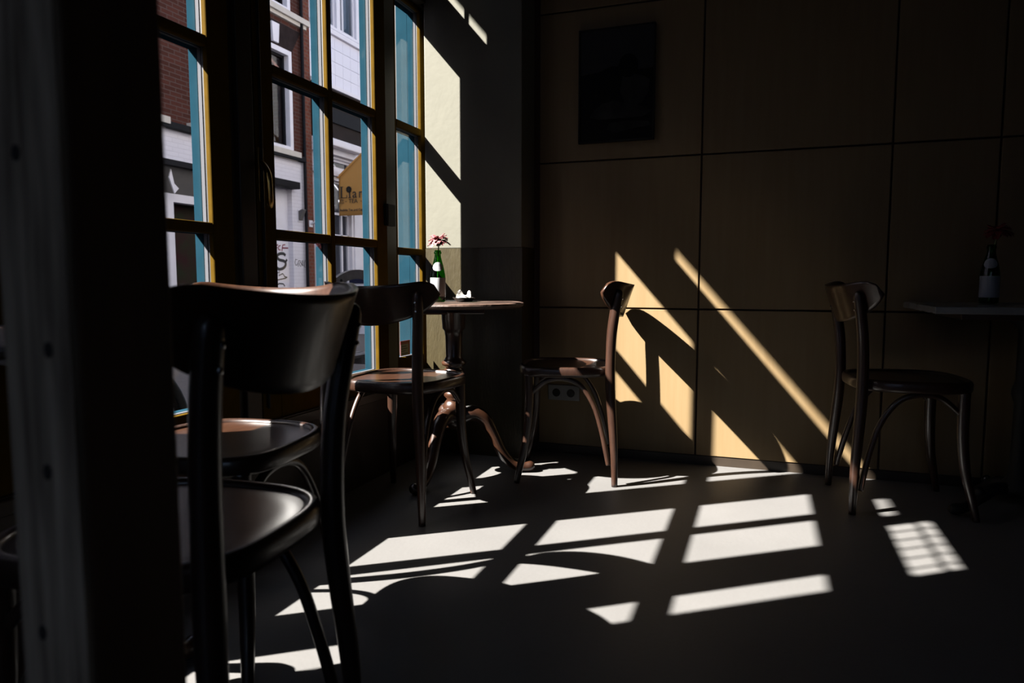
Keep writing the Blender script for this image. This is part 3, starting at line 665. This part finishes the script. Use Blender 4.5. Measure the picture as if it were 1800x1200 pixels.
# --- orange flag on a slanted pole
fl = empty('shop_flag', (XF+.115, 12.05, 0)); tag(fl, 'orange shop flag with black lettering hanging across the street', 'flag')
b = B(); tube(b, [(-.075, 0, 2.84), (1.245, 0, 3.86)], 8, r=.022); obj('pole', b, 'flag_cloth', fl)
b = B(); NX, NZ = 26, 8; V = []
for i in range(NX+1):
    x = lerp(0, 1.15, i/NX); top = 2.855+.772*x; row = []
    for j in range(NZ+1): row.append(b.verts.new((x, .012*math.sin(5*x+j*.2), lerp(2.10, top, j/NZ))))
    V.append(row)
for i in range(NX):
    for j in range(NZ): b.faces.new((V[i][j], V[i+1][j], V[i+1][j+1], V[i][j+1]))
fc = obj('cloth', b, 'flag_cloth', fl, smooth=True); fc.location.x = -.055; sd = fc.modifiers.new('t', 'SOLIDIFY'); sd.thickness = .006
def text(s, size, x, z, parent, m='ink', y=-.022, bold=0.0, sx=1.0):
    c = bpy.data.curves.new('lettering', 'FONT'); c.body = s; c.size = size; c.extrude = .0015; c.offset = bold; c.align_x = 'LEFT'
    t = bpy.data.objects.new('lettering', c); COL.objects.link(t)
    dg = bpy.context.evaluated_depsgraph_get(); me = bpy.data.meshes.new_from_object(t.evaluated_get(dg))
    bpy.data.objects.remove(t); me.materials.clear(); me.materials.append(M[m])
    o = bpy.data.objects.new('lettering', me); COL.objects.link(o); o.parent = parent
    o.rotation_euler = (math.pi/2, 0, 0); o.location = (x, y, z); o.scale = (sx, 1, 1)
    return o
def serif(b, x, z, hgt, wd, sw): box(b, x-sw/2, x+sw/2, -.024, -.021, z, z+hgt); box(b, x-sw*1.4, x+sw*1.4, -.024, -.021, z, z+.012); box(b, x-sw*1.4, x+sw*1.4, -.024, -.021, z+hgt-.012, z+hgt)
b = B(); serif(b, .075, 2.435, .225, .1, .030); box(b, .06, .20, -.024, -.021, 2.435, 2.449); box(b, .188, .200, -.024, -.021, 2.435, 2.495)
obj('lettering', b, 'ink', fc)
b = B(); serif(b, .262, 2.435, .13, .1, .026); obj('lettering', b, 'ink', fc)
for k in range(9):
    a = k*2*math.pi/9; b = B(); cx, cz = .245+.040*math.cos(a), 2.60+.040*math.sin(a)
    prism(b, [(cx+.024*math.cos(q*math.pi/4), cz+.024*math.sin(q*math.pi/4)) for q in range(8)], 'y', -.024, -.0215); obj('flower_mark', b, 'ink', fc)
b = B(); prism(b, [(.245+.03*math.cos(q*math.pi/5), 2.60+.03*math.sin(q*math.pi/5)) for q in range(10)], 'y', -.0242, -.0215); obj('flower_mark', b, 'ink', fc)
text('a', .262, .318, 2.435, fc, sx=.95); text('n', .262, .455, 2.435, fc)
text('\u604b', .105, .030, 2.335, fc); text('-', .12, .155, 2.34, fc); text('TEA', .115, .235, 2.338, fc); text('-', .12, .500, 2.34, fc); text('\u8336', .105, .570, 2.335, fc)
text('Bubble Tea and Coffee', .064, .035, 2.185, fc, bold=.001)
# --- our own canopy over the window, out of the picture, cutting the sun at the top
cn = empty('street_canopy', (0, 0, 0)); tag(cn, 'flat canopy over the cafe window outside the view', 'canopy')
b = B(); box(b, -2.74, -1.80, .33, 5.2, 3.76, 3.84); box(b, -2.76, -2.72, .33, 5.2, 3.715, 3.86); obj('canopy_slab', b, 'slate', cn)
# --- bicycle by the window
bk = empty('bicycle', (-2.30, 1.97, ZG)); tag(bk, 'black bicycle standing outside the window, one wheel in view', 'bicycle')
def wheel(y):
    b = B(); tube(b, [(0, y+.335*math.cos(a), .355+.335*math.sin(a)) for a in [2*math.pi*k/48 for k in range(48)]], 10, r=.021, closed=True); wt = obj('wheel', b, 'tyre', bk, smooth=True)
    b = B(); tube(b, [(0, y+.305*math.cos(a), .355+.305*math.sin(a)) for a in [2*math.pi*k/48 for k in range(48)]], 8, r=.010, closed=True); obj('rim', b, 'black_metal', wt, smooth=True)
    b = B()
    for k in range(18):
        a = 2*math.pi*k/18; tube(b, [(.02*(-1)**k, y+.02*math.cos(a+.9), .355+.02*math.sin(a+.9)), (0, y+.30*math.cos(a), .355+.30*math.sin(a))], 4, r=.0012)
    obj('spokes', b, 'chrome', wt)
    b = B(); tube(b, [(-.05, y, .355), (.05, y, .355)], 10, r=.02); obj('hub', b, 'black_metal', wt)
wheel(0); wheel(-1.08)
b = B()
for p in ([(0, 0, .355), (0, -.08, .75), (0, -.12, .95)], [(0, -.12, .90), (0, -.62, .88)], [(0, -.10, .80), (0, -.58, .36)], [(0, -.58, .34), (0, -.66, .98)], [(.03, -.58, .34), (.03, -1.08, .355)], [(-.03, -.58, .34), (-.03, -1.08, .355)], [(.03, -.64, .85), (.03, -1.08, .355)], [(-.03, -.64, .85), (-.03, -1.08, .355)]): tube(b, p, 8, r=.015)
obj('frame', b, 'black_metal', bk)
b = B(); tube(b, cr([(-.28, -.30, .98), (-.24, -.16, 1.02), (0, -.10, 1.02), (.24, -.16, 1.02), (.28, -.30, .98)], 5), 8, r=.012); obj('handlebar', b, 'black_metal', bk)
b = B(); prism(b, [(-.02, -.55), (.02, -.55), (.09, -.78), (.06, -.82), (-.06, -.82), (-.09, -.78)], 'z', .98, 1.03); obj('saddle', b, 'tyre', bk, bevel=.01)
# --- outdoor chair with a curved grey wooden top rail
oc = empty('terrace_chair', (-2.62, 4.15, ZG)); tag(oc, 'grey wooden terrace chair with curved top rail outside the window', 'chair')
b = B(); n = 20; A = []
for k in range(n+1):
    t = lerp(-1, 1, k/n); y = .36*t; z = 1.06-.105*t*t
    A.append([b.verts.new((x, y, z+dz)) for x, dz in ((0, 0), (.028, 0), (.028, -.062), (0, -.062))])
for P_, Q_ in zip(A, A[1:]):
    for k in range(4): b.faces.new((P_[k], P_[(k+1) % 4], Q_[(k+1) % 4], Q_[k]))
b.faces.new(A[0]); b.faces.new(A[-1][::-1]); tr_ = obj('top_rail', b, 'weather_plank', oc)
for y in (-.21, .21):
    b = B(); tube(b, [(.027, y, .985), (.031, y, .985)], 10, r=.012); obj('bolt', b, 'hole', tr_)
for y in (-.28, .28):
    bx('post', 'weather_plank', oc, -.02, .02, y-.02, y+.02, 0, .95); bx('post', 'weather_plank', oc, -.46, -.42, y-.02, y+.02, 0, .45); bx('side_rail', 'weather_plank', oc, -.42, -.02, y-.015, y+.015, .38, .43)
for k in range(4): bx('slat', 'weather_plank', oc, -.46+.115*k, -.36+.115*k, -.30, .30, .45, .47)
# --- planter box for an unidentified white and dark blue shape
pl = empty('placeholder_box', (-6.9, 11.75, ZG)); tag(pl, 'white planter box with dark blue rim in front of the shop', 'placeholder')
bx('box_body', 'white_paint', pl, -.22, .22, -.6, .6, 0, .93, bevel=.01); bx('box_rim', 'blue_rim', pl, -.25, .25, -.63, .63, .93, 1.01, bevel=.01)
bx('box_top', 'brown_beam', pl, -.19, .19, -.57, .57, 1.0, 1.015)

# ------------------------------------------------------------------ put each thing's empty at its own base
bpy.context.view_layer.update()
for o in list(bpy.data.objects):
    if o.type == 'EMPTY' and o.parent is None and o.location.length < 1e-6:
        pts = [c.matrix_world @ Vector(v) for c in o.children_recursive if c.type == 'MESH' for v in c.bound_box]
        if not pts: continue
        lo = Vector([min(p[i] for p in pts) for i in range(3)]); hi = Vector([max(p[i] for p in pts) for i in range(3)])
        base = Vector(((lo.x+hi.x)/2, (lo.y+hi.y)/2, lo.z)); o.location = base
        for c in o.children: c.location = c.location - base
